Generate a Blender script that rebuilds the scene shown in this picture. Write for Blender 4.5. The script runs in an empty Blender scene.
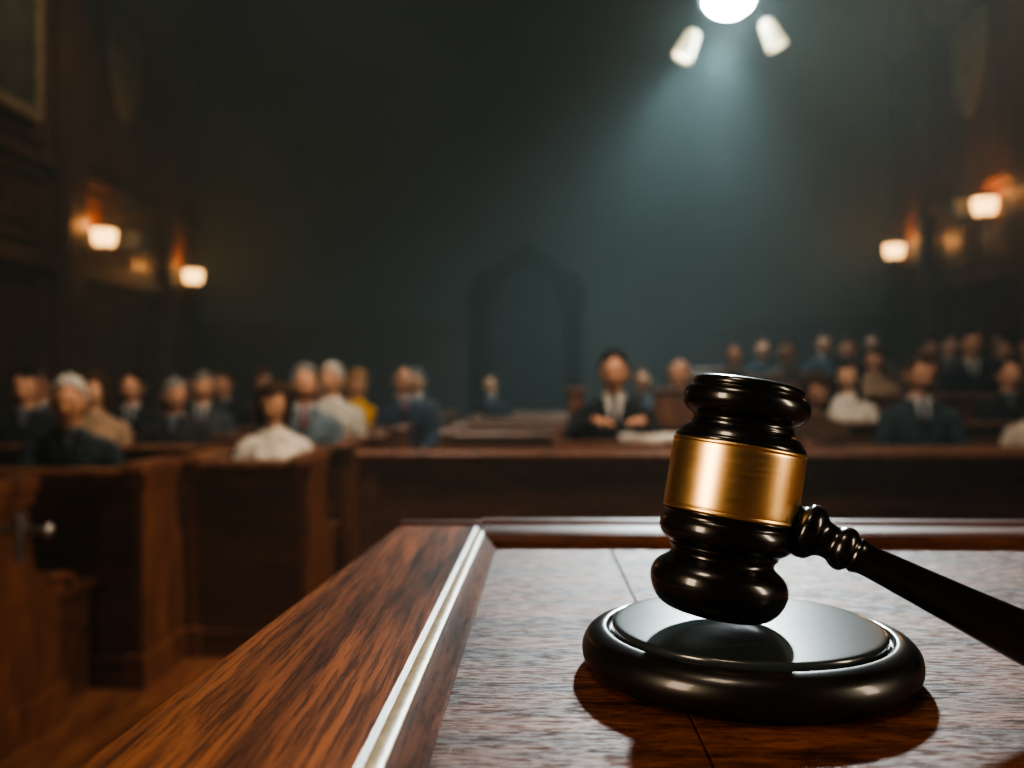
import bpy, bmesh, math, random
from mathutils import Vector, Matrix, kdtree, noise
random.seed(7)
D = bpy.data
scene = bpy.context.scene
COL = scene.collection
pi = math.pi
try:
    scene.view_settings.view_transform = 'AgX'
    scene.view_settings.look = 'AgX - High Contrast'
    scene.view_settings.exposure = 0.0
except Exception as ex:
    print("view", ex)

# ------------------------------------------------------------------ materials
def new_mat(name):
    m = D.materials.new(name); m.use_nodes = True
    nt = m.node_tree
    b = nt.nodes["Principled BSDF"]
    return m, nt, b

def plain(name, col, rough=0.6, metal=0.0, var=0.12, scale=30, bump=0.0, coat=0.0, spec=0.5, emit=None, estr=0):
    m, nt, b = new_mat(name)
    N = nt.nodes; L = nt.links
    tc = N.new("ShaderNodeTexCoord"); nz = N.new("ShaderNodeTexNoise")
    nz.inputs["Scale"].default_value = scale; nz.inputs["Detail"].default_value = 4
    L.new(tc.outputs["Object"], nz.inputs["Vector"])
    r = N.new("ShaderNodeValToRGB")
    r.color_ramp.elements[0].position = .3; r.color_ramp.elements[1].position = .7
    r.color_ramp.elements[0].color = (*[c*(1-var) for c in col], 1)
    r.color_ramp.elements[1].color = (*[min(1, c*(1+var)) for c in col], 1)
    L.new(nz.outputs["Fac"], r.inputs["Fac"]); L.new(r.outputs["Color"], b.inputs["Base Color"])
    b.inputs["Roughness"].default_value = rough; b.inputs["Metallic"].default_value = metal
    b.inputs["Coat Weight"].default_value = coat; b.inputs["Coat Roughness"].default_value = .10
    b.inputs["Specular IOR Level"].default_value = spec
    if emit:
        b.inputs["Emission Color"].default_value = (*emit, 1); b.inputs["Emission Strength"].default_value = estr
        try: m.cycles.emission_sampling = 'NONE'
        except Exception: pass
    if bump:
        bp = N.new("ShaderNodeBump"); bp.inputs["Strength"].default_value = bump; bp.inputs["Distance"].default_value = .002
        L.new(nz.outputs["Fac"], bp.inputs["Height"]); L.new(bp.outputs["Normal"], b.inputs["Normal"])
    return m

def wood(name, dark, light, scl=(1, 12, 12), scale=3.0, rough=.45, bump=.15, coat=.2, dist=.002, fine=1.0, coatr=.2, fmul=7.0, spec=.5, lo_hi=(.32, .68), pore=(.38, .55), rpore=None):
    """wood grain: streaks run along the axis with the smallest scale"""
    m, nt, b = new_mat(name)
    N = nt.nodes; L = nt.links
    tc = N.new("ShaderNodeTexCoord"); mp = N.new("ShaderNodeMapping")
    mp.inputs["Scale"].default_value = scl
    L.new(tc.outputs["Object"], mp.inputs["Vector"])
    n1 = N.new("ShaderNodeTexNoise"); n1.inputs["Scale"].default_value = scale; n1.inputs["Detail"].default_value = 8
    n1.inputs["Roughness"].default_value = .62; n1.inputs["Distortion"].default_value = .6
    L.new(mp.outputs[0], n1.inputs["Vector"])
    n2 = N.new("ShaderNodeTexNoise"); n2.inputs["Scale"].default_value = scale*fmul; n2.inputs["Detail"].default_value = 5
    n2.inputs["Roughness"].default_value = .7
    L.new(mp.outputs[0], n2.inputs["Vector"])
    r = N.new("ShaderNodeValToRGB")
    e = r.color_ramp.elements
    e[0].position = lo_hi[0]; e[0].color = (*dark, 1); e[1].position = lo_hi[1]; e[1].color = (*light, 1)
    L.new(n1.outputs["Fac"], r.inputs["Fac"])
    r2 = N.new("ShaderNodeValToRGB"); r2.color_ramp.elements[0].position = pore[0]; r2.color_ramp.elements[1].position = pore[1]
    lo = 1-.55*fine
    r2.color_ramp.elements[0].color = (lo, lo*.95, lo*.9, 1); r2.color_ramp.elements[1].color = (1, 1, 1, 1)
    L.new(n2.outputs["Fac"], r2.inputs["Fac"])
    mx = N.new("ShaderNodeMixRGB"); mx.blend_type = 'MULTIPLY'; mx.inputs[0].default_value = 1
    L.new(r.outputs[0], mx.inputs[1]); L.new(r2.outputs[0], mx.inputs[2])
    L.new(mx.outputs[0], b.inputs["Base Color"])
    b.inputs["Roughness"].default_value = rough; b.inputs["Specular IOR Level"].default_value = spec
    b.inputs["Coat Weight"].default_value = coat; b.inputs["Coat Roughness"].default_value = coatr
    if rpore is not None:      # worn varnish: pores and patches are rougher and less shiny
        mr = N.new("ShaderNodeMapRange"); mr.inputs[1].default_value = pore[0]; mr.inputs[2].default_value = pore[1]
        mr.inputs[3].default_value = rpore; mr.inputs[4].default_value = rough
        L.new(n2.outputs["Fac"], mr.inputs[0]); L.new(mr.outputs[0], b.inputs["Roughness"])
        ms = N.new("ShaderNodeMapRange"); ms.inputs[1].default_value = pore[0]; ms.inputs[2].default_value = pore[1]
        ms.inputs[3].default_value = 0.08; ms.inputs[4].default_value = spec
        L.new(n2.outputs["Fac"], ms.inputs[0]); L.new(ms.outputs[0], b.inputs["Specular IOR Level"])
    bp = N.new("ShaderNodeBump"); bp.inputs["Strength"].default_value = bump; bp.inputs["Distance"].default_value = dist
    L.new(n2.outputs["Fac"], bp.inputs["Height"]); L.new(bp.outputs["Normal"], b.inputs["Normal"])
    L.new(bp.outputs["Normal"], b.inputs["Coat Normal"])
    return m

W_PEW = wood("pew_wood", (.038, .014, .006), (.12, .046, .020), (1.2, 8, 8), 2.0, .4, .1, .15)
W_PEWV = wood("pew_end_wood", (.08, .029, .013), (.22, .086, .038), (8, 8, 1.2), 2.0, .4, .1, .15)
W_WALL = wood("wall_panel_wood", (.035, .016, .009), (.11, .048, .025), (6, 6, .8), 2.0, .5, .1, .1)
W_WAINS = wood("wainscot_dark_wood", (.010, .009, .008), (.028, .025, .023), (6, 6, .8), 2.0, .6, .1, .0)
W_FLOOR = wood("floor_wood", (.11, .039, .018), (.28, .115, .055), (6, .6, 6), 1.5, .35, .1, .2)
W_BORDER = wood("bench_border_wood", (.045, .013, .005), (.40, .140, .050), (75, 3.6, 75), .8, .42, .5, .0, .0004, 1.0, .25, 7, .32, (.34, .68), (.43, .52))
W_TOP = wood("bench_top_wood", (.06, .019, .009), (.27, .096, .044), (15, 72, 72), 1.2, .29, 1.0, 0, .0009, .9, .22, 6, .55, (.36, .66), (.40, .56), .62)
W_RAIL = wood("bench_rail_wood", (.05, .014, .006), (.15, .048, .019), (6, 60, 60), 1.2, .45, .3, .0, .0005, spec=.3)
W_MOULD = wood("bench_mould_wood", (.08, .028, .013), (.20, .072, .033), (60, 6, 60), 1.2, .7, .2, .0, .0004, spec=.1)
PLASTER = plain("dark_plaster", (.034, .046, .049), .9, var=.14, scale=1.2)
DOORM = plain("dark_door_paint", (.002, .003, .003), .8, var=.15, scale=4, spec=.1)
BLACK = plain("black_lacquer", (.009, .0075, .007), .27, var=.3, scale=80, coat=.6)
BLACK2 = plain("black_lacquer_block", (.011, .009, .0085), .34, var=.3, scale=60, coat=.3)
BLACKTOP = plain("haze_tinted_black_disc", (.035, .046, .050), .24, var=.2, scale=60, coat=.8)  # teal-grey base colour carries the reflected haze
TRIM = plain("pale_bevel_highlight", (.42, .37, .26), .45, .1, var=.2, scale=200, bump=.2)  # pale colour paints the highlight along the moulding bevel
STEEL = plain("steel", (.5, .5, .5), .3, 1)
BRASSD = plain("sconce_brass", (.35, .2, .08), .4, 1)

m, nt, b = new_mat("brushed_brass"); BRASS = m
N = nt.nodes; L = nt.links
tc = N.new("ShaderNodeTexCoord"); mp = N.new("ShaderNodeMapping"); mp.inputs["Scale"].default_value = (1, 1, 14)
nz = N.new("ShaderNodeTexNoise"); nz.inputs["Scale"].default_value = 90; nz.inputs["Detail"].default_value = 6
L.new(tc.outputs["Object"], mp.inputs[0]); L.new(mp.outputs[0], nz.inputs["Vector"])
mr = N.new("ShaderNodeMapRange"); mr.inputs[3].default_value = .27; mr.inputs[4].default_value = .38
L.new(nz.outputs["Fac"], mr.inputs[0]); L.new(mr.outputs[0], b.inputs["Roughness"])
b.inputs["Base Color"].default_value = (.98, .66, .33, 1); b.inputs["Metallic"].default_value = 1
bp = N.new("ShaderNodeBump"); bp.inputs["Strength"].default_value = .03; bp.inputs["Distance"].default_value = .0002
L.new(nz.outputs["Fac"], bp.inputs["Height"]); L.new(bp.outputs[0], b.inputs["Normal"])

# ------------------------------------------------------------------ mesh helpers
def obj_from_bm(name, bm, mats=(), parent=None, smooth=False, loc=(0, 0, 0), bevel=0, sharp=None):
    bmesh.ops.recalc_face_normals(bm, faces=bm.faces)
    me = D.meshes.new(name); bm.to_mesh(me); bm.free()
    o = D.objects.new(name, me); COL.objects.link(o); o.location = loc
    for mm in mats: me.materials.append(mm)
    if smooth:
        for p in me.polygons: p.use_smooth = True
        if sharp: me.set_sharp_from_angle(angle=math.radians(sharp))
    if parent: o.parent = parent
    if bevel:
        md = o.modifiers.new("bev", 'BEVEL'); md.width = bevel; md.segments = 2; md.limit_method = 'ANGLE'
    return o

def box(bm, x0, x1, y0, y1, z0, z1, mi=0):
    vs = [bm.verts.new(p) for p in [(x0,y0,z0),(x1,y0,z0),(x1,y1,z0),(x0,y1,z0),(x0,y0,z1),(x1,y0,z1),(x1,y1,z1),(x0,y1,z1)]]
    for f in [(0,3,2,1),(4,5,6,7),(0,1,5,4),(1,2,6,5),(2,3,7,6),(3,0,4,7)]:
        fc = bm.faces.new([vs[i] for i in f]); fc.material_index = mi

def prism(bm, poly, z0, z1, mi=0):
    """poly list of (x,y), vertical extrusion"""
    a = [bm.verts.new((x, y, z0)) for x, y in poly]; c = [bm.verts.new((x, y, z1)) for x, y in poly]
    n = len(poly)
    bm.faces.new(a[::-1]).material_index = mi; bm.faces.new(c).material_index = mi
    for i in range(n):
        bm.faces.new([a[i], a[(i+1) % n], c[(i+1) % n], c[i]]).material_index = mi

def prismX(bm, poly, x0, x1, mi=0):
    """poly list of (y,z), extruded along x"""
    a = [bm.verts.new((x0, y, z)) for y, z in poly]; c = [bm.verts.new((x1, y, z)) for y, z in poly]
    n = len(poly)
    bm.faces.new(a).material_index = mi; bm.faces.new(c[::-1]).material_index = mi
    for i in range(n):
        bm.faces.new([a[i], c[i], c[(i+1) % n], a[(i+1) % n]]).material_index = mi

def prismY(bm, poly, y0, y1, mi=0):
    """poly list of (x,z), extruded along y"""
    a = [bm.verts.new((x, y0, z)) for x, z in poly]; c = [bm.verts.new((x, y1, z)) for x, z in poly]
    n = len(poly)
    bm.faces.new(a).material_index = mi; bm.faces.new(c[::-1]).material_index = mi
    for i in range(n):
        bm.faces.new([a[i], c[i], c[(i+1) % n], a[(i+1) % n]]).material_index = mi

def lathe(name, prof, mat, seg=64, parent=None, M=None, sub=2, sharp=None):
    bm = bmesh.new(); rings = []
    for r, s in prof:
        if r < 1e-6: rings.append([bm.verts.new((0, 0, s))])
        else: rings.append([bm.verts.new((r*math.cos(2*pi*i/seg), r*math.sin(2*pi*i/seg), s)) for i in range(seg)])
    for a, c in zip(rings, rings[1:]):
        for i in range(seg):
            j = (i+1) % seg
            if len(a) == 1 and len(c) == 1: continue
            if len(a) == 1: bm.faces.new([a[0], c[j], c[i]])
            elif len(c) == 1: bm.faces.new([a[i], a[j], c[0]])
            else: bm.faces.new([a[i], a[j], c[j], c[i]])
    o = obj_from_bm(name, bm, [mat], parent, True, sharp=sharp)
    if sub:
        md = o.modifiers.new("s", 'SUBSURF'); md.levels = sub; md.render_levels = sub
    if M is not None: o.matrix_basis = M
    return o

def empty(name, loc=(0, 0, 0)):
    e = D.objects.new(name, None); COL.objects.link(e); e.location = loc; e.empty_display_size = .1
    return e

# ------------------------------------------------------------------ room shell
XL, XR, YB, YF, ZC = -5.7, 5.9, 15.0, -4.0, 8.2
bm = bmesh.new(); box(bm, XL-.2, XR+.2, YF-.2, YB+.2, -.1, 0); obj_from_bm("floor", bm, [W_FLOOR])
bm = bmesh.new(); box(bm, XL-.2, XR+.2, YF-.2, YB+.2, ZC, ZC+.1); obj_from_bm("ceiling", bm, [PLASTER])
bm = bmesh.new(); box(bm, XL-.2, XR+.2, YB, YB+.2, 0, ZC); obj_from_bm("wall_back", bm, [PLASTER])
bm = bmesh.new(); box(bm, XL-.2, XR+.2, YF-.2, YF, 0, ZC); obj_from_bm("wall_front", bm, [W_WALL])

def side_wall(name, X, sgn):
    bm = bmesh.new()
    box(bm, min(X, X-sgn*.2), max(X, X-sgn*.2), YF, YB, 0, ZC)
    obj_from_bm(name, bm, [W_WALL])
    bm = bmesh.new()
    def slab(y0, y1, z0, z1, t):
        box(bm, min(X, X+sgn*t), max(X, X+sgn*t), y0, y1, z0, z1)
    pil = [-3.2, .2, 3.8, 7.6, 10.75, 13.75]
    for y in pil:
        slab(y-.3, y+.3, 0, ZC, .14); slab(y-.22, y+.22, .5, ZC-.5, .19); slab(y-.36, y+.36, 0, .35, .2)
    edges = [YF]+pil+[YB]
    for z0, z1, t in [(0, .25, .06), (1.05, 1.15, .07), (2.55, 2.75, .10), (3.75, 3.9, .10), (6.6, 6.8, .12)]:
        slab(YF, YB, z0, z1, t)
    for a, c in zip(edges, edges[1:]):
        a2, c2 = a+.42, c-.42
        if c2-a2 < .5: continue
        n = max(1, round((c2-a2)/1.3)); w = (c2-a2)/n
        for k in range(n):
            y0, y1 = a2+k*w+.08, a2+(k+1)*w-.08
            for z0, z1 in [(.35, .98), (1.22, 2.48), (2.85, 3.67), (4.0, 6.5)]:
                f = .07
                slab(y0, y1, z0, z0+f, .05); slab(y0, y1, z1-f, z1, .05)
                slab(y0, y0+f, z0+f, z1-f, .05); slab(y1-f, y1, z0+f, z1-f, .05)
                slab(y0+.18, y1-.18, z0+.18, z1-.18, .025)
    obj_from_bm("trim_"+name, bm, [W_WALL], bevel=.012)
side_wall("wall_left", XL, 1); side_wall("wall_right", XR, -1)

# back wall wainscot, arched doorway
bm = bmesh.new()
for x0, x1 in [(XL, -1.1), (.85, XR)]:
    box(bm, x0, x1, YB-.06, YB, 0, 2.2); box(bm, x0, x1, YB-.12, YB, 2.2, 2.34); box(bm, x0, x1, YB-.1, YB, 0, .25)
    n = int((x1-x0)/1.1); w = (x1-x0)/n
    for k in range(n):
        a, c = x0+k*w+.1, x0+(k+1)*w-.1
        box(bm, a, c, YB-.09, YB-.06, .4, .47); box(bm, a, c, YB-.09, YB-.06, 1.95, 2.02)
        box(bm, a, a+.07, YB-.09, YB-.06, .47, 1.95); box(bm, c-.07, c, YB-.09, YB-.06, .47, 1.95)
obj_from_bm("trim_back", bm, [W_WAINS], bevel=.01)
bm = bmesh.new()
cx = -.13
for s in (-1, 1):
    x = cx+s*.78
    box(bm, x-.12, x+.12, YB-.22, YB, 0, 2.55); box(bm, x-.17, x+.17, YB-.28, YB, 0, .3); box(bm, x-.19, x+.19, YB-.28, YB, 2.55, 2.85)
    box(bm, x-.09, x+.09, YB-.25, YB, 2.85, 3.10)
def arc_ring(r0, r1, y0, y1, zc, n=20):
    prev = None
    for i in range(n+1):
        a = pi*i/n
        q = [bm.verts.new((cx+r*math.cos(a), y, zc+r*math.sin(a))) for r, y in [(r0, y0), (r1, y0), (r1, y1), (r0, y1)]]
        if prev:
            for k in range(4): bm.faces.new([prev[k], prev[(k+1) % 4], q[(k+1) % 4], q[k]])
        else: bm.faces.new(q)
        prev = q
    bm.faces.new(prev[::-1])
arc_ring(.58, .80, YB-.2, YB, 2.60)
gb = [(-.92, 2.85), (-.80, 3.02), (-.52, 3.22), (-.24, 3.42), (-.08, 3.50), (0, 3.66), (.08, 3.50), (.24, 3.42), (.52, 3.22), (.80, 3.02), (.92, 2.85), (.70, 2.85), (.45, 3.08), (.2, 3.22), (0, 3.27), (-.2, 3.22), (-.45, 3.08), (-.70, 2.85)]
prismY(bm, [(cx+x, z) for x, z in gb], YB-.26, YB)
obj_from_bm("trim_arch", bm, [DOORM], bevel=.012)
bm = bmesh.new()
for s in (-1, 1):
    x0, x1 = sorted((cx+s*.01, cx+s*.62))
    box(bm, x0, x1, YB-.08, YB-.02, 0, 2.62)
    for z0, z1 in [(.2, 1.0), (1.15, 2.45)]:
        box(bm, x0+.1, x1-.1, YB-.11, YB-.08, z0, z1)
n = 16
c0 = bm.verts.new((cx, YB-.06, 2.60)); arcv = [bm.verts.new((cx+.6*math.cos(pi*i/n), YB-.06, 2.60+.6*math.sin(pi*i/n))) for i in range(n+1)]
for i in range(n): bm.faces.new([c0, arcv[i], arcv[i+1]])
obj_from_bm("door_1", bm, [plain("door_leaf_paint", (.010, .016, .018), .7, var=.15, scale=4, spec=.2)], bevel=.008)

# ------------------------------------------------------------------ pews
def end_profile(y0, z0=0):
    pts = [(y0-.02, z0), (y0-.02, z0+.85), (y0+.30, z0+.85)]
    for i in range(1, 9):     # concave sweep down to the arm
        a = i/8
        pts.append((y0+.30+.10*a*a+.02*a, z0+.85-.34*(1-(1-a)**2)*.98))
    pts += [(y0+.50, z0+.515), (y0+.545, z0+.505), (y0+.56, z0+.475), (y0+.545, z0+.445), (y0+.51, z0+.435),
            (y0+.50, z0+.38), (y0+.50, z0)]
    return pts

def pew(x0, x1, y0, z0=0, ends=(True, True), name="courtroom_pew"):
    bm = bmesh.new()
    box(bm, x0+.03, x1-.03, y0-.02, y0+.02, z0, z0+.84)
    box(bm, x0, x1, y0-.045, y0+.045, z0, z0+.12)
    prismX(bm, [(y0-.055, z0+.84), (y0-.065, z0+.855), (y0-.055, z0+.875), (y0+.055, z0+.875), (y0+.065, z0+.855), (y0+.055, z0+.84)], x0-.02, x1+.02, 1)
    box(bm, x0, x1, y0-.035, y0+.035, z0+.80, z0+.84)
    n = max(1, round((x1-x0)/1.0))
    box(bm, x0+.02, x1-.02, y0+.40, y0+.86, z0+.40, z0+.44)
    for xx in [x0+.04+(x1-x0-.12)*i/max(1, n) for i in range(n+1)]:
        box(bm, xx, xx+.04, y0+.52, y0+.82, z0, z0+.40)
    for flag, a, c in [(ends[0], x0-.01, x0+.045), (ends[1], x1-.045, x1+.01)]:
        if not flag: continue
        prismX(bm, end_profile(y0, z0), a, c, 1)
        prismX(bm, [(y0-.06, z0+.845), (y0-.075, z0+.865), (y0-.06, z0+.90), (y0+.32, z0+.90), (y0+.335, z0+.87), (y0+.32, z0+.845)], a-.022, c+.022, 1)
        box(bm, a-.012, c+.012, y0-.04, y0+.315, z0+.80, z0+.845, 1)
        box(bm, a-.02, c+.02, y0-.05, y0+.53, z0, z0+.13, 1)
        prismX(bm, [(y0+.41, z0+.505), (y0+.42, z0+.535), (y0+.50, z0+.53), (y0+.56, z0+.52), (y0+.585, z0+.48), (y0+.56, z0+.45), (y0+.55, z0+.49), (y0+.5, z0+.505)], a-.02, c+.02, 1)
    return obj_from_bm(name, bm, [W_PEW, W_PEWV], bevel=.006)

pew(-5.0, -1.74, 2.74); pew(-5.0, -1.58, 3.6); pew(-1.55, -1.02, 4.02)
for y in (5.1, 6.2, 7.3, 8.4, 9.5, 10.6, 11.7): pew(-5.0, -1.05, y)
for y in (6.6, 7.7, 8.8, 9.9, 11.0, 12.1): pew(-.66, 1.35, y)
TIER = [(5.1, 0), (6.1, .1), (7.1, .28), (8.1, .36), (9.1, .45), (10.1, .54)]
for y, z in TIER: pew(1.52, 5.3, y, z)
bm = bmesh.new()
for (y, z), y2 in zip(TIER[1:], [7.02, 8.02, 9.02, 10.02, 11.1]): box(bm, 1.45, 5.5, y-.08, y2, 0.001, z)
obj_from_bm("platform_riser", bm, [W_PEW])

# front barrier rail (bar of the court)
bm = bmesh.new()
x0, x1, y0 = -.90, 5.2, 4.72
box(bm, x0, x1, y0, y0+.06, 0, .82); box(bm, x0-.02, x1, y0-.03, y0+.09, 0, .14)
prismX(bm, [(y0-.05, .82), (y0-.07, .84), (y0-.07, .86), (y0-.05, .875), (y0+.11, .875), (y0+.13, .85), (y0+.11, .82)], x0-.04, x1, 1)
box(bm, x0-.01, x1, y0-.02, y0+.08, .75, .82)
box(bm, x0-.02, x0+.08, y0-.03, y0+.09, 0, .82)
obj_from_bm("bar_railing", bm, [W_PEW, W_PEWV], bevel=.006)

# witness stand around the man in the middle
bm = bmesh.new()
box(bm, .14, 1.12, 5.02, 5.95, 0.001, .06)
box(bm, .16, 1.10, 5.04, 5.09, .06, .86); box(bm, .10, 1.16, 4.98, 5.34, .86, .895)
box(bm, .14, .18, 5.04, 5.95, .06, .86); box(bm, 1.07, 1.11, 5.04, 5.95, .06, .86)
box(bm, .22, .32, 5.93, 5.98, .06, 1.17); box(bm, .78, 1.10, 5.93, 5.98, .06, 1.17); box(bm, .14, 1.11, 5.93, 5.98, .06, .95)
box(bm, .20, .34, 5.91, 6.0, 1.17, 1.20); box(bm, .76, 1.12, 5.91, 6.0, 1.17, 1.20)
obj_from_bm("witness_stand", bm, [W_PEWV], bevel=.006)
bm = bmesh.new()
box(bm, .25, .69, 5.40, 5.82, .45, .505)
box(bm, .25, .69, 5.80, 5.85, .52, .96)
for xx in (.26, .64):
    for yy in (5.41, 5.77): box(bm, xx, xx+.04, yy, yy+.04, .06, .45)
box(bm, .26, .30, 5.81, 5.84, .45, .6); box(bm, .64, .68, 5.81, 5.84, .45, .6)
obj_from_bm("wooden_chair", bm, [W_PEW], bevel=.01)
PAPER = plain("paper", (.75, .72, .65), .8, var=.04)
bm = bmesh.new()
for k in range(5):
    a = .1*math.sin(k*2.3); c, s = math.cos(a), math.sin(a); z = .8955+k*.008
    prism(bm, [(.66+c*x-s*y, 5.13+s*x+c*y) for x, y in [(-.17, -.12), (.17, -.12), (.17, .12), (-.17, .12)]], z, z+.0075)
obj_from_bm("stack_of_papers", bm, [PAPER])

# steel latch on the nearest pew end
E = empty("pew_gate_latch", (-1.70, 2.86, .72))
lathe("latch_bar", [(0, -.1), (.014, -.1), (.014, .1), (0, .1)], STEEL, 16, E, Matrix.Translation((.06, -.05, .03)) @ Matrix.Rotation(pi/2, 4, 'Y'), 0, 40)
lathe("latch_post", [(0, -.07), (.018, -.07), (.018, .05), (.024, .055), (.024, .085), (0, .09)], STEEL, 16, E, Matrix.Translation((.07, -.05, 0)), 0, 40)
lathe("latch_knob", [(0, -.02), (.02, -.015), (.026, 0), (.02, .015), (0, .02)], STEEL, 16, E, Matrix.Translation((.16, -.05, .03)) @ Matrix.Rotation(pi/2, 4, 'Y'), 1)

# ------------------------------------------------------------------ judge's bench (foreground)
ZB, ZI = 1.102, 1.094
JB = empty("judges_bench", (0, 0, 0))
ya, yb = -.16, .655
def ox(y): return -.0978+(y-.653)*.0524       # outer edge
def ix(y): return -.0345+(y-.621)*.012        # highlight strip edge
IW = .0048
bm = bmesh.new()
prism(bm, [(ox(ya), ya), (ix(ya)-IW, ya), (ix(yb)-IW, yb), (ox(yb), yb)], ZB-.030, ZB)
o = obj_from_bm("border", bm, [W_BORDER], JB, bevel=.003)
bm = bmesh.new()
prof = [(-IW-.0002, -.006), (-IW-.0002, .0002), (-.0042, .0008), (-.0026, .0011), (-.0010, .0008), (0, .0002), (0, -.006)]
A = [bm.verts.new((ix(ya)+x, ya, ZB+z)) for x, z in prof]; C = [bm.verts.new((ix(yb-.044)+x, yb-.044, ZB+z)) for x, z in prof]
for i in range(len(prof)-1): bm.faces.new([A[i], A[i+1], C[i+1], C[i]])
bm.faces.new(A); bm.faces.new(C[::-1])
obj_from_bm("highlight_strip", bm, [TRIM], JB, True, sharp=50)
bm = bmesh.new()
prof = [(0, -.012), (0, -.0008), (.0018, -.0012), (.0030, -.0030), (.0052, -.0040), (.0066, -.006), (.009, -.0075), (.009, -.012)]
A = [bm.verts.new((ix(ya)+x, ya, ZB+z)) for x, z in prof]; C = [bm.verts.new((ix(.61)+x, .61, ZB+z)) for x, z in prof]
for i in range(len(prof)-1): bm.faces.new([A[i], A[i+1], C[i+1], C[i]])
bm.faces.new(A); bm.faces.new(C[::-1])
obj_from_bm("inner_moulding", bm, [W_MOULD], JB, True, sharp=50)
bm = bmesh.new()
prism(bm, [(ix(ya)+.005, ya), (.0497, ya), (.0497, .607), (ix(.607)+.005, .607)], ZI-.02, ZI)
prism(bm, [(.0503, ya), (1.2, ya), (1.2, .607), (.0503, .607)], ZI-.02, ZI)
obj_from_bm("top_boards", bm, [W_TOP], JB, bevel=.0004)
bm = bmesh.new()
rp = [(.598, -.012), (.598, -.0065), (.603, -.005), (.606, -.001), (.612, .001), (.640, .001), (.644, .0035), (.655, .0035), (.658, 0), (.658, -.03), (.598, -.03)]
prismX(bm, [(y, ZB+z) for y, z in rp], ix(.62)-.004, 1.2)
prismX(bm, [(y, ZB+z) for y, z in [(.640, -.02), (.640, .0002), (.644, .002), (.655, .002), (.658, 0), (.658, -.02)]], ox(.655), ix(.62)-.004)
obj_from_bm("back_rail", bm, [W_RAIL], JB, bevel=.0008)
bm = bmesh.new()
box(bm, -.085, 1.18, ya+.05, .63, .001, ZB-.032)
box(bm, -.095, 1.19, ya+.04, .64, .001, .15)
for k in range(3): box(bm, -.04+k*.41, .32+k*.41, .63, .642, .25, .95)
obj_from_bm("bench_body", bm, [W_PEWV], JB, bevel=.006)

# sound block
BX, BY = .0795, .342
blk = empty("sound_block", (BX, BY, ZI)); blk.scale = (.948, .948, 1)
lathe("base", [(0, .0002), (.056, .0002), (.0600, .0003), (.0632, .0018), (.0650, .0050), (.0652, .0085), (.0640, .0120), (.0612, .0145), (.0580, .0156), (.0560, .0158), (.0548, .0154), (.0544, .0142), (.0540, .0135), (0, .0135)], BLACK2, 96, blk)
lathe("striking_disc", [(0, .0130), (.0528, .0130), (.0530, .0132), (.0531, .0160), (.0529, .0170), (.0520, .01748), (.0505, .0175), (.03, .0175), (0, .0175)], BLACKTOP, 96, blk)

# gavel
a = Vector((.165, .05, .985)).normalized()
hb = Vector((.0665, .338, ZI+.0175+.0036))
x_ = Vector((1, 0, 0)); yv = a.cross(x_).normalized(); xv = yv.cross(a).normalized()
R = Matrix((xv, yv, a)).transposed().to_4x4()
GV = empty("gavel", hb)
MH = R
lathe("head_lower", [(0, .0003), (.010, .0003), (.0160, .0006), (.0205, .0022), (.0238, .0060), (.0254, .0105), (.0255, .0135), (.0245, .0165), (.0222, .0188), (.0200, .0200), (.0190, .0212), (.0188, .0225),
    (.0196, .0236), (.0202, .0242), (.0200, .0250), (.0205, .0256), (.0228, .0266), (.0245, .0285), (.0250, .0310), (.0248, .0332), (.0240, .0348), (.0236, .0352), (.0236, .0362), (.0240, .0366), (.0243, .0372), (0.0243, .039), (0, .039)], BLACK, 96, GV, MH)
lathe("head_upper", [(0, .063), (.0243, .063), (.0243, .0652), (.0238, .0660), (.0232, .0664), (.0226, .0676), (.0212, .0692), (.0196, .0700), (.0190, .0706), (.0192, .0714), (.0186, .0722), (.0184, .0732),
    (.0194, .0742), (.0216, .0754), (.0232, .0774), (.0238, .0800), (.0234, .0824), (.0222, .0840), (.0208, .0846), (.0203, .0848), (.0204, .0852), (.0208, .0858), (.0206, .0870), (.0198, .0880), (.0180, .0886), (.0160, .0888), (.012, .0884), (0, .0884)], BLACK, 96, GV, MH)
lathe("brass_band", [(.0232, .0376), (.0244, .0378), (.0248, .0382), (.0248, .0390), (.0245, .0393), (.0246, .0396), (.0247, .0400), (.0247, .0510), (.0247, .0620), (.0246, .0626), (.0245, .0630), (.0248, .0634), (.0248, .0640), (.0244, .0645), (.0232, .0646)], BRASS, 128, GV, MH)
C = Vector((.0745, .3405, 1.2-.0400))
T = Vector((.1635, .305, 1.2-.0835))
u = (T-C).normalized()
yv = u.cross(Vector((0, 0, 1))).normalized(); xv = yv.cross(u).normalized()
RH = Matrix.Translation(C-hb) @ Matrix((xv, yv, u)).transposed().to_4x4()
lathe("handle", [(0, .018), (.0070, .018), (.0072, .0262), (.0098, .0268), (.0104, .0285), (.0104, .0305), (.0096, .0325), (.0078, .0338), (.0066, .0350), (.0062, .0372), (.0064, .0392), (.0076, .0402), (.0082, .0420), (.0082, .0436), (.0074, .0452), (.0058, .0462),
    (.0064, .0470), (.0066, .0480), (.0060, .0490), (.0056, .0510), (.0059, .0560), (.0070, .080), (.0084, .100), (.0092, .118), (.0093, .126), (.0086, .133), (.0064, .1375), (.003, .1395), (0, .140)], BLACK, 64, GV, RH)

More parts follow.
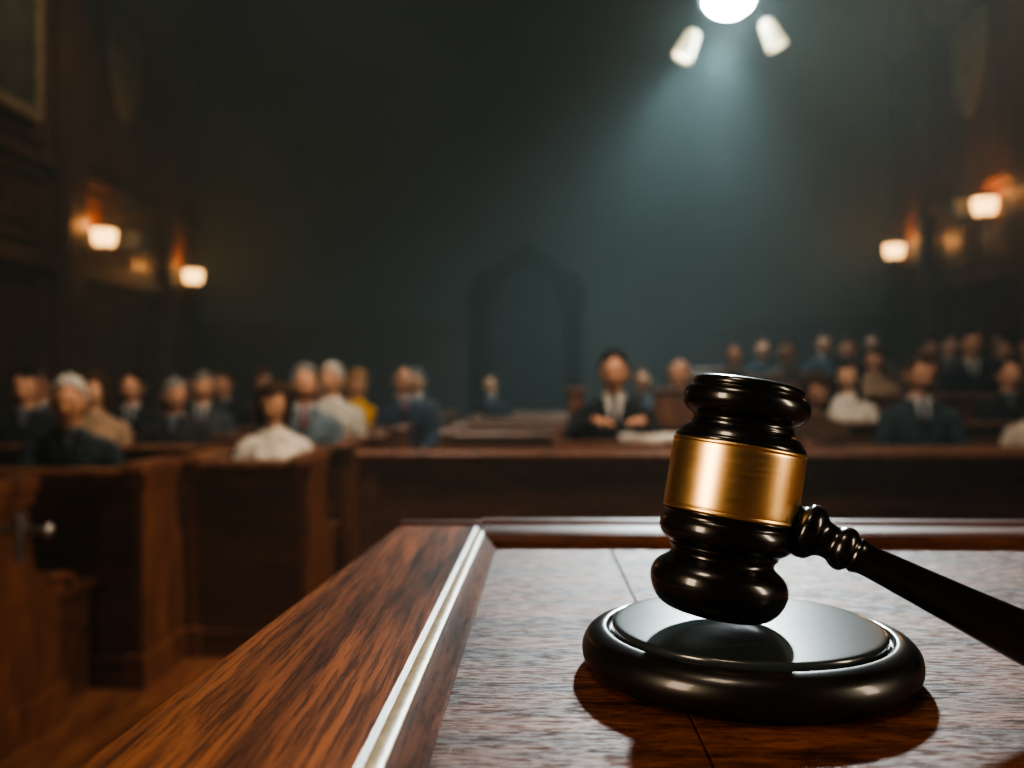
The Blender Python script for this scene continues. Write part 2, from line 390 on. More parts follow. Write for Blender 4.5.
# ------------------------------------------------------------------ people
def ring_tube(bm, rings, seg=20, lab=None, store=None):
    prev = None
    for c, ax, ay in rings:
        r = [bm.verts.new(c+ax*math.cos(2*pi*i/seg)+ay*math.sin(2*pi*i/seg)) for i in range(seg)]
        if prev:
            for i in range(seg): bm.faces.new([prev[i], prev[(i+1) % seg], r[(i+1) % seg], r[i]])
        else: bm.faces.new(r[::-1])
        prev = r
        if store is not None:
            for v in r: store.append((v.co.copy(), lab))
    bm.faces.new(prev)

def limb(bm, pts, radii, lab, store, seg=14, flat=1.0, up=Vector((0, 0, 1)), caps=True):
    P = []; Rr = []
    for i in range(len(pts)-1):
        n = max(2, int((pts[i+1]-pts[i]).length/.018))
        for k in range(n):
            t = k/n; P.append(pts[i].lerp(pts[i+1], t)); s = t*t*(3-2*t); Rr.append(radii[i]*(1-s)+radii[i+1]*s)
    P.append(pts[-1]); Rr.append(radii[-1])
    if len(P) > 6:
        for _ in range(2):
            Q = P[:]
            for i in range(1, len(P)-1): Q[i] = (P[i-1]+P[i]*2+P[i+1])/4
            P = Q
    d0 = (P[1]-P[0]).normalized(); d1 = (P[-1]-P[-2]).normalized()
    r0, r1 = Rr[0], Rr[-1]
    P = [P[0]-d0*r0*.85, P[0]-d0*r0*.5]+P+[P[-1]+d1*r1*.5, P[-1]+d1*r1*.85]
    Rr = [r0*.4, r0*.85]+Rr+[r1*.85, r1*.4]
    rings = []
    for i, p in enumerate(P):
        d = (P[min(i+1, len(P)-1)]-P[max(i-1, 0)]).normalized()
        s = d.cross(up)
        if s.length < .1: s = d.cross(Vector((0, 1, 0)))
        s.normalize(); w = s.cross(d).normalized()
        rings.append((p, s*Rr[i], w*Rr[i]*flat))
    ring_tube(bm, rings, seg, lab, store)

def make_body(pose, female=False):
    V = Vector
    bm = bmesh.new(); st = []
    lean = {'lap': .04, 'clasp': .0, 'lean': .30, 'desk': .16}[pose]
    def sp(z): return -lean*max(0, z-.5)
    sw = .92 if female else 1.0
    tor = [(.455, .12, .09), (.48, .165, .12), (.53, .175, .13), (.60, .158, .118), (.68, .143, .105), (.76, .152, .110), (.84, .168, .118), (.90, .178, .118),
           (.95, .182, .108), (.985, .165, .092), (1.015, .128, .080), (1.045, .092, .070), (1.068, .070, .062)]
    if female: tor = [(z, rx*(.9 if .6 < z < .8 else .93), ry*(1.1 if .82 < z < .93 else .95)) for z, rx, ry in tor]
    rings = []
    for (z, rx, ry), (z2, rx2, ry2) in zip(tor, tor[1:]+[tor[-1]]):
        rings.append((V((0, sp(z), z)), V((rx, 0, 0)), V((0, ry, 0))))
        if z2 > z:
            zm = (z+z2)/2; rings.append((V((0, sp(zm), zm)), V(((rx+rx2)/2, 0, 0)), V((0, (ry+ry2)/2, 0))))
    ring_tube(bm, rings, 36, 0, st)
    limb(bm, [V((0, sp(1.0)+.004, 1.02)), V((0, sp(1.07)-.002, 1.075)), V((0, sp(1.13)-.012, 1.15))], [.062, .056, .054], 1, st, 20)
    limb(bm, [V((0, sp(1.0)+.002, 1.035)), V((0, sp(1.05)+.001, 1.062))], [.068, .064], 0, st, 20)
    for s in (-1, 1):
        sh = V((s*.170*sw, sp(.96), .952))
        if pose == 'lap': el, wr = V((s*.225, -.05+sp(.72), .705)), V((s*.125, -.30, .645))
        elif pose == 'clasp': el, wr = V((s*.240, -.04, .71)), V((s*.065, -.26, .665))
        elif pose == 'lean': el, wr = V((s*.25, -.22, .70)), V((s*.10, -.40, .665))
        else: el, wr = V((s*.27, -.17, .80)), V((s*.13, -.40, .925))
        limb(bm, [sh-V((s*.05, 0, -.022)), sh+V((s*.008, 0, -.01)), sh.lerp(el, .5), el, el.lerp(wr, .45), wr], [.052, .060, .052, .045, .043, .034], 0, st, 18)
        d = (wr-el).normalized()
        limb(bm, [wr-d*.01, wr+d*.02], [.026, .024], 1, st, 12, .8)
        if pose in ('lap', 'lean'): hd = V((-s*.15, -.93, -.16)).normalized()
        elif pose == 'clasp': hd = V((-s*.72, -.62, -.22)).normalized()
        else: hd = V((-s*.35, -.93, .0)).normalized()
        side = hd.cross(V((0, 0, 1))).normalized()
        nrm = side.cross(hd).normalized()
        if nrm.z < 0: nrm = -nrm
        p0 = wr+d*.022; p1 = p0+hd*.078
        rings = []
        for t, w, h in [(0, .020, .014), (.2, .027, .016), (.5, .036, .0165), (.8, .040, .015), (1, .039, .012), (1.08, .03, .008)]:
            rings.append((p0.lerp(p1, t), side*w, nrm*h))
        ring_tube(bm, rings, 16, 1, st)
        for k, (off, ln) in enumerate([(-.0315, .070), (-.0105, .080), (.0105, .074), (.0315, .058)]):
            lat = side*off*(1 if side.x*s < 0 else -1)*-1
            spread = lat.normalized()*.16
            b0 = p0.lerp(p1, .93)+lat
            d1 = (hd+spread-nrm*.12).normalized(); d2 = (hd+spread-nrm*.65).normalized(); d3 = (hd+spread-nrm*1.3).normalized()
            q1 = b0+d1*ln*.48; q2 = q1+d2*ln*.3; q3 = q2+d3*ln*.22
            limb(bm, [b0, q1, q2, q3], [.0090, .0083, .0075, .0062], 1, st, 10)
        inner = V((-s, 0, 0)); inner = (inner-hd*inner.dot(hd)).normalized()
        tb = p0.lerp(p1, .25)+inner*.022
        t1 = tb+(inner*.75+hd*.7-nrm*.25).normalized()*.036; t2 = t1+(inner*.25+hd-nrm*.3).normalized()*.028
        limb(bm, [tb, t1, t2], [.0125, .0105, .008], 1, st, 10)
        hip = V((s*.09, -.01, .535)); kn = V((s*.125, -.43, .515)); an = V((s*.12, -.40, .10))
        limb(bm, [hip, hip.lerp(kn, .5), kn, kn.lerp(an, .4), an], [.088, .078, .060, .056, .042], 2, st, 18)
        limb(bm, [an+V((0, .03, -.045)), an+V((0, -.06, -.05)), an+V((s*.012, -.165, -.066))], [.042, .042, .032], 3, st, 14, .85)
    tmp = obj_from_bm("tmp", bm)
    md = tmp.modifiers.new("r", 'REMESH'); md.mode = 'VOXEL'; md.voxel_size = .0065; md.use_smooth_shade = True
    md2 = tmp.modifiers.new("s", 'SMOOTH'); md2.iterations = 3; md2.factor = .5
    dg = bpy.context.evaluated_depsgraph_get()
    me = D.meshes.new_from_object(tmp.evaluated_get(dg)); me.name = "body_"+pose
    D.objects.remove(tmp)
    kd = kdtree.KDTree(len(st))
    for i, (co, l) in enumerate(st): kd.insert(co, i)
    kd.balance()
    me.materials.clear()
    for k in range(4): me.materials.append(PAPER)
    for p in me.polygons:
        _, i, _ = kd.find(p.center); p.material_index = st[i][1]; p.use_smooth = True
    return me, sp(1.2)

def head_point(dx, dy, dz, g=0.0):
    rx, ry, rz = .076, .096, .120
    x, y, z = dx*rx, dy*ry, dz*rz
    if z < 0:
        t = -z/rz
        x *= 1-.30*t**1.6
        if y > 0: y *= 1-.45*t
        else: y *= 1-.10*t
    else:
        y *= 1+.03*dz
    if y < 0:
        y = y*.98
        ex = math.exp
        if g == 0:
            if -.042 < z < .03:
                tt = (.03-z)/.072
                prof = tt**1.3 if tt < .82 else (1-tt)/.18*.78
                y -= .026*prof*ex(-(x/(.008+.007*tt))**2)
            y += .012*ex(-((abs(x)-.031)/.015)**2-((z-.003)/.014)**2)
            y -= .006*ex(-((abs(x)-.028)/.022)**2-((z-.027)/.009)**2)
            y -= .005*ex(-(x/.022)**2-((z+.059)/.005)**2)
            y -= .005*ex(-(x/.020)**2-((z+.072)/.006)**2)
            y += .004*ex(-(x/.024)**2-((z+.065)/.0025)**2)
            y -= .008*ex(-(x/.022)**2-((z+.104)/.014)**2)
            y -= .004*ex(-((abs(x)-.045)/.016)**2-((z+.022)/.018)**2)
    v = Vector((x, y, z))
    if g: v += Vector((dx, dy, dz)).normalized()*g
    return v

def make_head():
    bm = bmesh.new(); nu, nv = 88, 72
    grid = []
    for j in range(nv+1):
        ph = -pi/2+pi*j/nv
        row = []
        for i in range(nu):
            th = 2*pi*i/nu
            dx, dy, dz = math.cos(ph)*math.sin(th), -math.cos(ph)*math.cos(th), math.sin(ph)
            row.append(bm.verts.new(head_point(dx, dy, dz)))
        grid.append(row)
    for j in range(nv):
        for i in range(nu):
            q = [grid[j][i], grid[j][(i+1) % nu], grid[j+1][(i+1) % nu], grid[j+1][i]]
            try:
                f = bm.faces.new(q)
                c = f.calc_center_median()
                if c.y < -.06 and abs(c.x) < .023-.2*abs(c.z+.065) and -.076 < c.z < -.055: f.material_index = 1
            except Exception: pass
    bmesh.ops.remove_doubles(bm, verts=bm.verts, dist=1e-5)
    def blob(c, sx, sy, sz, mi, n=12):
        r = bmesh.ops.create_uvsphere(bm, u_segments=n, v_segments=n//2+2, radius=1, matrix=Matrix.Translation(c) @ Matrix.Diagonal((sx, sy, sz, 1)))
        for v in r['verts']:
            for f in v.link_faces: f.material_index = mi
    for s in (-1, 1):
        blob((s*.031, -.0745, .001), .0125, .0115, .0075, 2)
        blob((s*.031, -.0845, .001), .0055, .0028, .0055, 3)
        for k in range(5):
            blob((s*(.018+k*.0065), -.0925+.0016*k+.0006*k*k, .0225+.0035*math.sin(k*.8)), .006, .003, .0032, 4, 8)
        M = Matrix.Translation((s*.0765, .006, -.004)) @ Matrix.Rotation(s*-.35, 4, 'Z')
        for k in range(14):
            an = -.6*pi+1.75*pi*k/13
            p = M @ Vector((s*.006, .014*math.cos(an), .027*math.sin(an)))
            blob(p, .0055, .0058, .0068, 0, 8)
        blob(M @ Vector((s*.001, 0, -.002)), .005, .013, .024, 0, 10)
        blob(M @ Vector((s*.003, -.004, -.028)), .0048, .007, .009, 0, 8)
    me = D.meshes.new("head"); bmesh.ops.recalc_face_normals(bm, faces=bm.faces); bm.to_mesh(me); bm.free()
    for p in me.polygons: p.use_smooth = True
    for k in range(5): me.materials.append(PAPER)
    return me

def make_hair(style, seed):
    bm = bmesh.new(); nu, nv = 64, 48; grid = {}
    long = style in ('bob', 'long')
    for j in range(nv+1):
        ph = -pi/2+pi*j/nv
        for i in range(nu):
            th = 2*pi*i/nu
            dx, dy, dz = math.cos(ph)*math.sin(th), -math.cos(ph)*math.cos(th), math.sin(ph)
            g = .010
            if style == 'short': g = .006+.008*max(0, dz)
            if style == 'bald': g = .007
            if long: g = .020+.008*max(0, dz)
            p = head_point(dx, dy, dz, g)
            if long and dz < .15:
                t = min(1, (.15-dz)/1.0)
                p.x = math.copysign(max(abs(p.x), abs(dx/max(.2, math.hypot(dx, dy)))*(.088+.014*math.sin(t*3))), dx) if abs(dx) > .12 else p.x
                p.z = p.z*(1.0 if style == 'bob' else 1.35)
                if dy > 0: p.y = max(p.y, dy/max(.2, math.hypot(dx, dy))*.098)
            nn = noise.noise(Vector((dx*5+seed, dy*5, dz*3)))*.014+noise.noise(Vector((dx*20, dy*20+seed, dz*7)))*.006
            p += Vector((dx, dy, dz))*nn
            grid[j, i] = (p, dx, dy, dz)
    vs = {}
    def vert(j, i):
        i %= nu
        if (j, i) not in vs: vs[j, i] = bm.verts.new(grid[j, i][0])
        return vs[j, i]
    for j in range(nv):
        for i in range(nu):
            _, dx, dy, dz = grid[j, i]
            front = -dy
            if style == 'bald':
                ok = (-.45 < dz < .42) and front < .15
                if front > -.1: ok = ok and dz > -.05
            elif style == 'short':
                lim = -.42 if front < -.1 else (-.02 if front < .22 else (.30 if front < .40 else .64+.14*math.sin(dx*5+seed)))
                ok = dz > lim
            else:
                lim = (-.93 if style == 'bob' else -.97) if front < .18 else (-.75 if (front < .42) else .50+.25*abs(dx))
                ok = dz > lim
            if ok:
                try: bm.faces.new([vert(j, i), vert(j, i+1), vert(j+1, i+1), vert(j+1, i)])
                except Exception: pass
    bmesh.ops.remove_doubles(bm, verts=bm.verts, dist=1e-5)
    r = bmesh.ops.solidify(bm, geom=bm.faces[:], thickness=.010)
    me = D.meshes.new("hair_"+style); bmesh.ops.recalc_face_normals(bm, faces=bm.faces); bm.to_mesh(me); bm.free()
    for p in me.polygons: p.use_smooth = True
    me.materials.append(PAPER)
    return me

BODIES = {(p, f): make_body(p, f) for p in ('lap', 'clasp', 'lean', 'desk') for f in (False, True) if not (p in ('desk', 'lean') and f)}
HEAD = make_head()
HAIRS = {s: [make_hair(s, k*3.7) for k in range(3)] for s in ('short', 'bald', 'bob', 'long')}

SKINS = [plain("skin_%d" % i, c, .55, var=.06, scale=40, spec=.3) for i, c in enumerate([(.46, .24, .14), (.38, .19, .11), (.50, .28, .17), (.26, .125, .07)])]
LIPS = plain("lips", (.30, .10, .07), .4); EYEW = plain("eye_white", (.40, .37, .33), .25); IRIS = plain("iris", (.02, .015, .01), .15)
HAIRC = {k: plain("hair_"+k, c, .8, var=.45, scale=60, bump=.5, spec=.15) for k, c in dict(black=(.008, .006, .005), brown=(.035, .016, .008), grey=(.14, .13, .115), white=(.34, .32, .28), blonde=(.30, .17, .065), red=(.10, .03, .013)).items()}
SHOE = plain("shoe_leather", (.01, .008, .007), .3)
_c = {}
def cloth(col, kind, var=0):
    key = (col, kind, var)
    if key in _c: return _c[key]
    m, nt, b = new_mat("%s_cloth_%d" % (kind, len(_c))); N = nt.nodes; L = nt.links
    b.inputs["Roughness"].default_value = .9; b.inputs["Specular IOR Level"].default_value = .2
    tc = N.new("ShaderNodeTexCoord")
    nz = N.new("ShaderNodeTexNoise"); nz.inputs["Scale"].default_value = 9; nz.inputs["Detail"].default_value = 3; nz.inputs["Distortion"].default_value = 1.2
    L.new(tc.outputs["Object"], nz.inputs["Vector"])
    bp = N.new("ShaderNodeBump"); bp.inputs["Strength"].default_value = 1; bp.inputs["Distance"].default_value = .07
    L.new(nz.outputs["Fac"], bp.inputs["Height"]); L.new(bp.outputs[0], b.inputs["Normal"])
    def mth(op, a, c=None):
        n = N.new("ShaderNodeMath"); n.operation = op
        for k, v in enumerate((a, c)):
            if v is None: continue
            if isinstance(v, (int, float)): n.inputs[k].default_value = v
            else: L.new(v, n.inputs[k])
        return n.outputs[0]
    def mix(f, a, c):
        n = N.new("ShaderNodeMixRGB"); L.new(f, n.inputs[0])
        for k, v in ((1, a), (2, c)):
            if isinstance(v, tuple): n.inputs[k].default_value = (*v, 1)
            else: L.new(v, n.inputs[k])
        return n.outputs[0]
    sep = N.new("ShaderNodeSeparateXYZ"); L.new(tc.outputs["Object"], sep.inputs[0])
    x = mth('ABSOLUTE', sep.outputs[0]); y = sep.outputs[1]; z = sep.outputs[2]
    base = tuple(col)
    rr = N.new("ShaderNodeValToRGB"); rr.color_ramp.elements[0].color = (*[c*.8 for c in base], 1); rr.color_ramp.elements[1].color = (*[min(1, c*1.15) for c in base], 1)
    L.new(nz.outputs["Fac"], rr.inputs[0]); out = rr.outputs[0]
    if kind == 'suit':
        zs, k, shc, tie_c = [(.84, .22, (.30, .29, .27), (.02, .02, .035)), (.90, .28, (.25, .26, .27), (.10, .015, .012)), (.94, .34, (.06, .07, .08), (.06, .07, .08)), (.81, .23, (.46, .44, .40), (.015, .015, .02))][var]
        zz = mth('SUBTRACT', z, zs)
        front = mth('LESS_THAN', y, -.03)
        V2 = mth('MULTIPLY', mth('LESS_THAN', x, mth('ADD', mth('MULTIPLY', zz, k+.04), .03)), mth('MULTIPLY', front, mth('GREATER_THAN', z, zs-.01)))
        V1 = mth('MULTIPLY', mth('LESS_THAN', x, mth('MULTIPLY', zz, k)), front)
        tie = mth('MULTIPLY', mth('LESS_THAN', x, mth('ADD', mth('MULTIPLY', mth('SUBTRACT', 1.05, z), .05), .014)), V1)
        col_r = mth('GREATER_THAN', z, 1.056)
        out = mix(V2, out, tuple(c*.5 for c in base))
        out = mix(V1, out, shc); out = mix(col_r, out, shc); out = mix(tie, out, tie_c)
    elif kind == 'shirt':
        pl = mth('MULTIPLY', mth('LESS_THAN', x, .012), mth('LESS_THAN', y, -.03))
        out = mix(pl, out, tuple(c*.8 for c in base))
        out = mix(mth('GREATER_THAN', z, 1.05), out, tuple(min(1, c*1.1) for c in base))
    L.new(out, b.inputs["Base Color"])
    _c[key] = m
    return m

PR = random.Random(11)
def person(name, X, Y, s=1.0, top=(.02, .02, .025), kind='suit', hair='short', hc='black', pose='lap', skin=0, zf=0, yaw=0, hyaw=None, hpitch=None, female=False, seat=.45, var=None, roll=None):
    if pose in ('desk', 'lean'): bf = False
    else: bf = female
    if hyaw is None: hyaw = PR.uniform(-.6, .6)
    if hpitch is None: hpitch = PR.uniform(-.05, .25)
    if roll is None: roll = PR.uniform(-.12, .12)
    if var is None: var = PR.choice([0, 1, 2, 2])
    me, hy = BODIES[(pose, bf)]
    e = empty(name, (X, Y, zf+(seat-.45*s if s < 1 or seat != .45 else 0)))
    e.rotation_euler = (0, 0, yaw); e.scale = (s, s, s)
    def add(nm, mesh, mats, loc=(0, 0, 0), rot=(0, 0, 0)):
        o = D.objects.new(nm, mesh); COL.objects.link(o); o.parent = e; o.location = loc; o.rotation_euler = rot
        for i, mm in enumerate(mats):
            o.material_slots[i].link = 'OBJECT'; o.material_slots[i].material = mm
        return o
    sk = SKINS[skin]
    add("body", me, [cloth(tuple(top), kind, var if kind == 'suit' else 0), sk, cloth((.02, .02, .024), 'trouser'), SHOE])
    hl = (0, hy-.012, 1.198); hr = (hpitch, roll, hyaw)
    add("head", HEAD, [sk, LIPS, EYEW, IRIS, HAIRC[hc]], hl, hr)
    add("hair", PR.choice(HAIRS[hair]), [HAIRC[hc]], hl, hr)
    return e

BK = (.010, .011, .014); NV = (.015, .019, .028); TL = (.05, .075, .085); GY = (.05, .053, .056); BG = (.27, .18, .11); WH = (.55, .50, .42); YE = (.58, .30, .02); BR = (.07, .035, .02)
P = person
# left block
P("seated_man", -3.29, 5.75, 1.0, BK, hc='black', yaw=.3)
P("seated_elderly_man", -2.20, 4.25, .92, (.02, .03, .035), hc='white', pose='lean', yaw=.35, hyaw=-.1, var=2, roll=.08)
P("seated_woman", -2.83, 5.75, .97, BG, 'shirt', 'bob', 'brown', 'lap', 2, female=True, yaw=.2)
P("seated_man", -3.10, 6.85, 1.0, BK, hc='black', yaw=.2)
P("seated_elderly_man", -2.32, 5.75, .93, (.02, .02, .022), hc='grey', hair='short', yaw=.2, skin=1, var=2)
P("seated_man", -2.55, 6.85, 1.0, GY, hc='grey', pose='clasp', yaw=.2)
P("seated_man", -2.77, 7.95, 1.03, BK, hc='brown', yaw=.2)
P("seated_woman", -1.36, 4.67, .88, WH, 'shirt', 'bob', 'brown', 'clasp', 2, female=True, yaw=.25, hyaw=-.25, hpitch=.12, roll=.1)
P("seated_elderly_man", -1.48, 5.75, 1.02, (.10, .135, .15), hc='grey', yaw=.2, skin=0, var=1)
P("seated_elderly_man", -1.55, 6.85, 1.05, (.44, .41, .34), 'shirt', hc='white', yaw=.15)
P("seated_woman", -1.58, 7.95, 1.02, YE, 'shirt', 'bob', 'blonde', 'lap', 0, female=True, yaw=.1)
P("seated_man", -1.17, 7.95, 1.05, (.03, .045, .07), hair='bald', hc='grey', yaw=.3, skin=0, var=1)
P("seated_man", -1.2, 9.05, 1.05, GY, hc='grey', yaw=.1)
P("seated_man", -.52, 10.55, 1.04, BK, hc='black', skin=1)
P("seated_woman", -2.74, 9.05, 1.04, BR, 'shirt', 'long', 'red', female=True)
for x, y, h, k in [(-3.4, 9.05, 'brown', BK), (-3.9, 7.95, 'black', BK), (-2.1, 10.15, 'black', NV), (-3.0, 10.15, 'brown', BK), (-3.95, 5.75, 'black', BK), (-3.8, 6.85, 'brown', GY), (-2.2, 9.05, 'black', BK), (-3.9, 10.15, 'brown', BR)]:
    P("seated_man", x, y, random.uniform(.97, 1.05), k, hc=h, pose=random.choice(['lap', 'clasp']), yaw=random.uniform(0, .25), skin=random.randrange(4))
# middle
P("seated_witness", .47, 5.52, 1.04, (.010, .012, .016), hc='black', pose='desk', skin=0, hyaw=-.15, hpitch=.08, seat=.515, var=3, roll=0)
P("seated_man", 1.11, 9.45, 1.07, GY, hc='brown')
P("seated_elderly_man", 1.15, 7.25, 1.08, (.05, .08, .12), hair='bald', hc='grey', skin=0, var=1)
# right block
P("seated_woman", 1.78, 5.75, .96, BR, 'shirt', 'bob', 'brown', 'lap', 1, female=True, yaw=-.3)
P("seated_man", 2.43, 5.75, 1.07, (.025, .04, .045), hc='brown', yaw=-.15, pose='clasp', skin=1, var=0, hyaw=.25)
P("seated_woman", 3.17, 5.75, .93, (.40, .34, .27), 'shirt', 'long', 'brown', 'lap', 2, female=True, yaw=-.35)
P("seated_woman", 2.32, 6.75, .97, WH, 'shirt', 'long', 'black', 'clasp', 2, zf=.1, female=True, yaw=-.1)
P("seated_man", 3.5, 6.75, 1.0, BK, zf=.1, hc='black', yaw=-.3)
P("seated_woman", 2.88, 7.75, .94, BG, 'shirt', 'bob', 'brown', 'lap', 0, zf=.28, female=True, yaw=-.2)
P("seated_man", 3.70, 7.75, 1.08, BK, zf=.28, hc='black', yaw=-.2, skin=1, var=0)
P("seated_man", 4.2, 7.75, 1.05, BR, 'shirt', zf=.28, hc='brown', yaw=-.3)
for x, y, z, h in [(1.92, 8.75, .36, 'brown'), (2.43, 8.75, .36, 'black'), (3.01, 8.75, .36, 'brown'), (3.79, 8.75, .36, 'black'), (4.5, 8.75, .36, 'brown'),
                (2.44, 9.75, .45, 'brown'), (3.09, 9.75, .45, 'black'), (3.63, 9.75, .45, 'brown'), (4.44, 9.75, .45, 'black'), (4.95, 9.75, .45, 'black'), (4.3, 6.75, .1, 'brown')]:
    P("seated_man", x, y, random.uniform(.93, 1.03), random.choice([BK, NV, BR]), hc=h, zf=z, pose=random.choice(['lap', 'clasp']), yaw=random.uniform(-.3, 0), skin=random.choice([1, 1, 3, 3]), var=2)

# ------------------------------------------------------------------ wall sconces
SHADE = plain("sconce_glass", (.9, .7, .4), .4, emit=(1, .58, .22), estr=3.3)
def sconce(X, Y, Z, sgn, e=14):
    s = empty("wall_sconce", (X, Y, Z))
    lathe("shade", [(0, -.11), (.10, -.11), (.135, -.09), (.15, .05), (.155, .10), (.145, .10), (.125, -.07), (0, -.095)], SHADE, 32, s, Matrix.Translation((sgn*.20, 0, 0)), 1)
    lathe("finial", [(0, -.20), (.02, -.19), (.03, -.16), (.02, -.14), (.06, -.12), (.075, -.105), (0, -.10)], BRASSD, 24, s, Matrix.Translation((sgn*.20, 0, 0)), 1)
    bm = bmesh.new(); box(bm, min(0, sgn*.03), max(0, sgn*.03), -.06, .06, -.28, .02); box(bm, min(0, sgn*.2), max(0, sgn*.2), -.014, .014, -.17, -.14)
    obj_from_bm("bracket", bm, [BRASSD], s, bevel=.004)
    l = D.lights.new("sconce_bulb", 'POINT'); l.energy = e; l.color = (1, .42, .12); l.shadow_soft_size = .06
    lo = D.objects.new("sconce_bulb", l); COL.objects.link(lo); lo.parent = s; lo.location = (sgn*.30, 0, .14)
sconce(XL, 11.35, 3.12, 1, 20); sconce(XL+.19, 13.85, 2.93, 1, 18)
sconce(XR, 11.55, 3.50, -1, 20); sconce(XR-.19, 13.95, 3.30, -1, 18)
GRY = plain("wall_box_grey", (.10, .12, .13), .5, spec=.3)
for X, Y, Z, sg in [(XL, 12.35, 3.2, 1), (XR, 12.35, 3.6, -1)]:
    s = empty("wall_box", (X, Y, Z))  # plain grey wall box, purpose unidentified
    bm = bmesh.new(); box(bm, min(0, sg*.28), max(0, sg*.28), -.18, .18, -.12, .14); box(bm, min(sg*.28, sg*.29), max(sg*.28, sg*.29), -.14, .14, -.09, .11)
    obj_from_bm("box_body", bm, [GRY], s, bevel=.03)

GOLD = plain("aged_gilt", (.20, .17, .11), .6, .3, var=.4, scale=14)
def crest(X, Y, Z, sg):
    bm = bmesh.new()
    out = [(-.45, .6), (-.2, .68), (0, .62), (.2, .68), (.45, .6), (.47, .1), (.38, -.3), (.2, -.58), (0, -.75), (-.2, -.58), (-.38, -.3), (-.47, .1)]
    for sc, t0, t1 in [(1, 0, .06), (.82, .06, .09)]:
        a_ = [bm.verts.new((sg*t0, y*sc, z*sc)) for y, z in out]; c_ = [bm.verts.new((sg*t1, y*sc, z*sc)) for y, z in out]
        bm.faces.new(a_); bm.faces.new(c_[::-1])
        for i in range(12): bm.faces.new([a_[i], c_[i], c_[(i+1) % 12], a_[(i+1) % 12]])
    box(bm, min(sg*.09, sg*.12), max(sg*.09, sg*.12), -.04, .04, -.5, .48); box(bm, min(sg*.09, sg*.12), max(sg*.09, sg*.12), -.32, .32, .08, .16)
    obj_from_bm("crest_plaque", bm, [GOLD], loc=(X, Y, Z), bevel=.01)
crest(XL+.06, 12.2, 5.55, 1); crest(XR-.06, 12.2, 5.55, -1)
CANV = plain("old_canvas", (.035, .04, .035), .6, var=.5, scale=3)
bm = bmesh.new()
y0, y1, z0, z1, f = 8.6, 9.9, 4.3, 6.3, .12
box(bm, 0, .04, y0, y1, z0, z1, 1)
for q in [(y0-f, y1+f, z0-f, z0), (y0-f, y1+f, z1, z1+f), (y0-f, y0, z0, z1), (y1, y1+f, z0, z1)]: box(bm, 0, .09, *q, 0)
obj_from_bm("framed_portrait", bm, [GOLD, CANV], loc=(XL+.06, 0, 0), bevel=.012)

# ------------------------------------------------------------------ hanging spotlight cluster
LX, LY, LZ = 1.93, 9.0, 5.04
F = empty("hanging_spotlight_cluster", (LX, LY, LZ))
CAN = plain("spot_can_lit_enamel", (.75, .70, .58), .4, emit=(1, .84, .5), estr=1.2)  # enamel glows by itself, standing in for lamplight on the cans
BULB = plain("lamp_glass", (1, 1, 1), .3, emit=(.80, 1, .95), estr=60)
LENS = plain("can_lens_glow", (1, 1, 1), .3, emit=(1, .9, .7), estr=6)
DKM = plain("dark_metal", (.03, .03, .03), .4, 1)
lathe("stem", [(0, .2), (.02, .2), (.02, ZC-LZ), (0, ZC-LZ)], DKM, 12, F, None, 0)
lathe("main_housing", [(0, .26), (.1, .26), (.2, .2), (.28, .06), (.29, 0), (.27, 0), (.26, .05), (0, .18)], DKM, 32, F, None, 1)
lathe("main_bulb", [(0, -.14), (.12, -.12), (.22, -.05), (.25, .02), (.20, .06), (0, .08)], BULB, 32, F, None, 1)
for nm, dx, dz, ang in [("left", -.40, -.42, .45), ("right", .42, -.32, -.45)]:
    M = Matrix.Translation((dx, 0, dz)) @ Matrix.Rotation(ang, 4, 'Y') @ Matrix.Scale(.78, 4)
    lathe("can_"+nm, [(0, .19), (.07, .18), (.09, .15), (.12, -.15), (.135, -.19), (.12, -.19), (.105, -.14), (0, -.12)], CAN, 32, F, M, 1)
    lathe("can_lens_"+nm, [(0, -.16), (.09, -.155), (.11, -.15), (0, -.14)], LENS, 24, F, M, 0)
    bm = bmesh.new()
    a0 = Vector((dx*.3, 0, .05)); a1 = Vector((dx, 0, dz+.12)); dv = (a1-a0); sd = Vector((-dv.z, 0, dv.x)).normalized()*.012
    h_ = Vector((0, .012, 0))
    vs = [bm.verts.new(q) for q in (a0+sd+h_, a1+sd+h_, a1-sd+h_, a0-sd+h_, a0+sd-h_, a1+sd-h_, a1-sd-h_, a0-sd-h_)]
    for f_ in [(0, 1, 2, 3), (4, 7, 6, 5), (0, 4, 5, 1), (1, 5, 6, 2), (2, 6, 7, 3), (3, 7, 4, 0)]: bm.faces.new([vs[k] for k in f_])
    obj_from_bm("arm_"+nm, bm, [DKM], F)

def light(name, kind, loc, target, energy, color, size=1, size_y=None, spot=None, blend=.5, spread=None):
    l = D.lights.new(name, kind); l.energy = energy; l.color = color
    if kind == 'AREA':
        l.size = size
        if size_y: l.shape = 'RECTANGLE'; l.size_y = size_y
        if spread: l.spread = math.radians(spread)
    else: l.shadow_soft_size = size
    if spot: l.spot_size = math.radians(spot); l.spot_blend = blend
    o = D.objects.new(name, l); COL.objects.link(o); o.location = loc
    o.rotation_euler = (Vector(target)-Vector(loc)).to_track_quat('-Z', 'Y').to_euler()
    return o
TE = (.70, .95, .98)
light("main_spot", 'SPOT', (LX, LY+.1, LZ-.25), (LX-1.3, LY+2.0, 0), 1150, TE, .2, spot=125, blend=1)
light("left_can_spot", 'SPOT', (LX-.5, LY, LZ-.62), (LX-2.4, LY+1.6, 0), 300, (.8, 1, .97), .1, spot=55, blend=1)
light("bench_spot", 'SPOT', (LX-.1, LY-.4, LZ-.15), (.30, .4, 1.1), 3400, (.85, .98, 1.0), .22, spot=10, blend=.5)
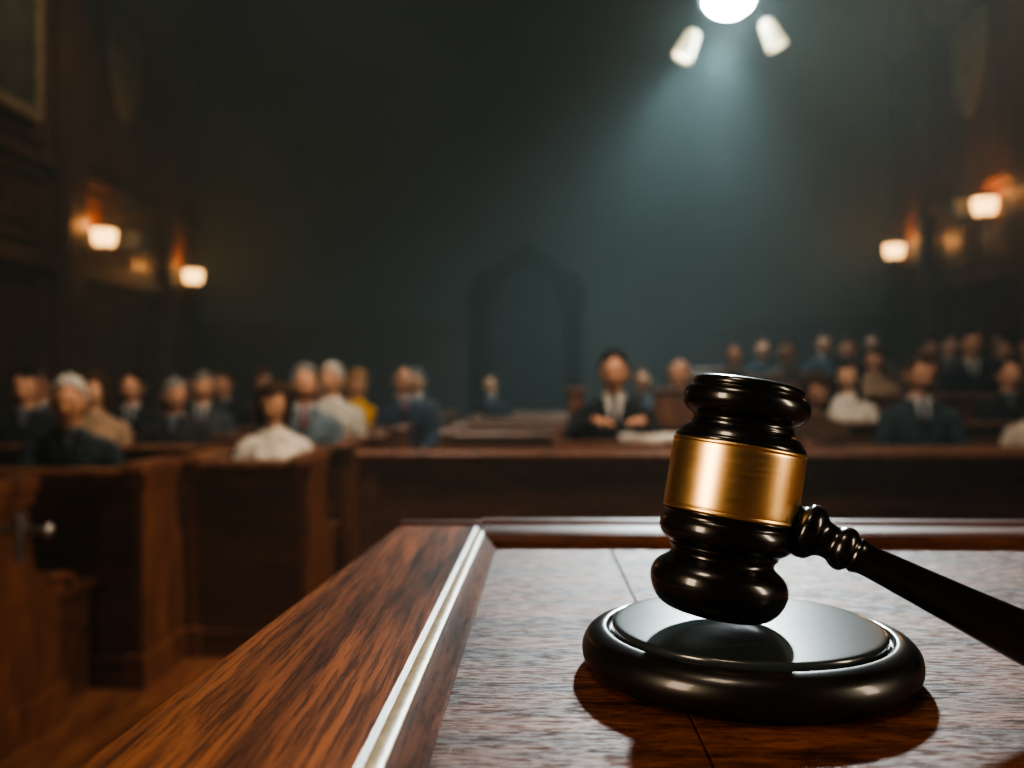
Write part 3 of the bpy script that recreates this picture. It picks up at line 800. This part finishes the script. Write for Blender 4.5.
light("bench_warm_fill", 'AREA', (-1.5, -.7, 1.75), (.05, .35, 1.12), 27, (1, .76, .52), .5, 1.0)  # unseen warm panel added behind the camera for brass reflections and border
light("bench_side_fill", 'AREA', (1.9, -.35, 1.7), (.08, .35, 1.14), 19, (1, .82, .6), .35, 1.0)  # second unseen panel, added at the right to streak the gavel
light("bench_top_fill", 'AREA', (-.5, -.1, 3.4), (.0, .3, 1.1), 14, (1, .80, .58), .5, .5)  # added overhead fill that brightens the border wood; no fixture here
light("pew_end_fill", 'AREA', (2.2, 3.7, 3.6), (-1.6, 3.8, .6), 38, (1, .78, .58), .6, .6, spread=90)  # added fill, warms the aisle-facing pew ends
light("audience_left_fill", 'AREA', (-.8, 3.5, 4.8), (-2.0, 6.4, .9), 60, (1, .86, .72), 1.0, .8, spread=95)  # unseen soft fill added above the frame for the left audience
light("audience_right_fill", 'AREA', (1.2, 3.5, 4.8), (2.6, 6.6, .9), 50, (1, .86, .72), 1.0, .8, spread=95)  # matching added fill for the right-hand audience, no fixture modelled
light("left_wall_fill", 'AREA', (-3.9, 9.4, 6.4), (XL, 10.2, 3.2), 20, (1, .74, .48), .4, .4, spread=110)  # added warm wash that brings out the left wall panelling
light("right_wall_fill", 'AREA', (4.3, 10.6, 6.4), (XR, 11.4, 3.6), 8, (1, .74, .48), .4, .4, spread=110)  # weaker wash, added for the right wall

# ------------------------------------------------------------------ hazy air + faint ambient
w = D.worlds.new("World"); scene.world = w; w.use_nodes = True
nt = w.node_tree
bg = nt.nodes["Background"]; bg.inputs[0].default_value = (.02, .03, .035, 1); bg.inputs[1].default_value = 1
vs_ = nt.nodes.new("ShaderNodeVolumeScatter"); vs_.inputs["Density"].default_value = .0125; vs_.inputs["Anisotropy"].default_value = .2
vs_.inputs["Color"].default_value = (.74, .96, 1, 1)
nt.links.new(vs_.outputs[0], nt.nodes["World Output"].inputs["Volume"])

# ------------------------------------------------------------------ camera
cam = D.cameras.new("camera"); co = D.objects.new("camera", cam); COL.objects.link(co)
co.location = (0, 0, 1.2)
co.rotation_euler = (pi/2+math.atan(4/900), 0, math.atan(23/900))
cam.sensor_width = 36; cam.lens = 36*900/1024; cam.clip_start = .01
cam.dof.use_dof = True; cam.dof.focus_distance = .318; cam.dof.aperture_fstop = 7.5
scene.camera = co
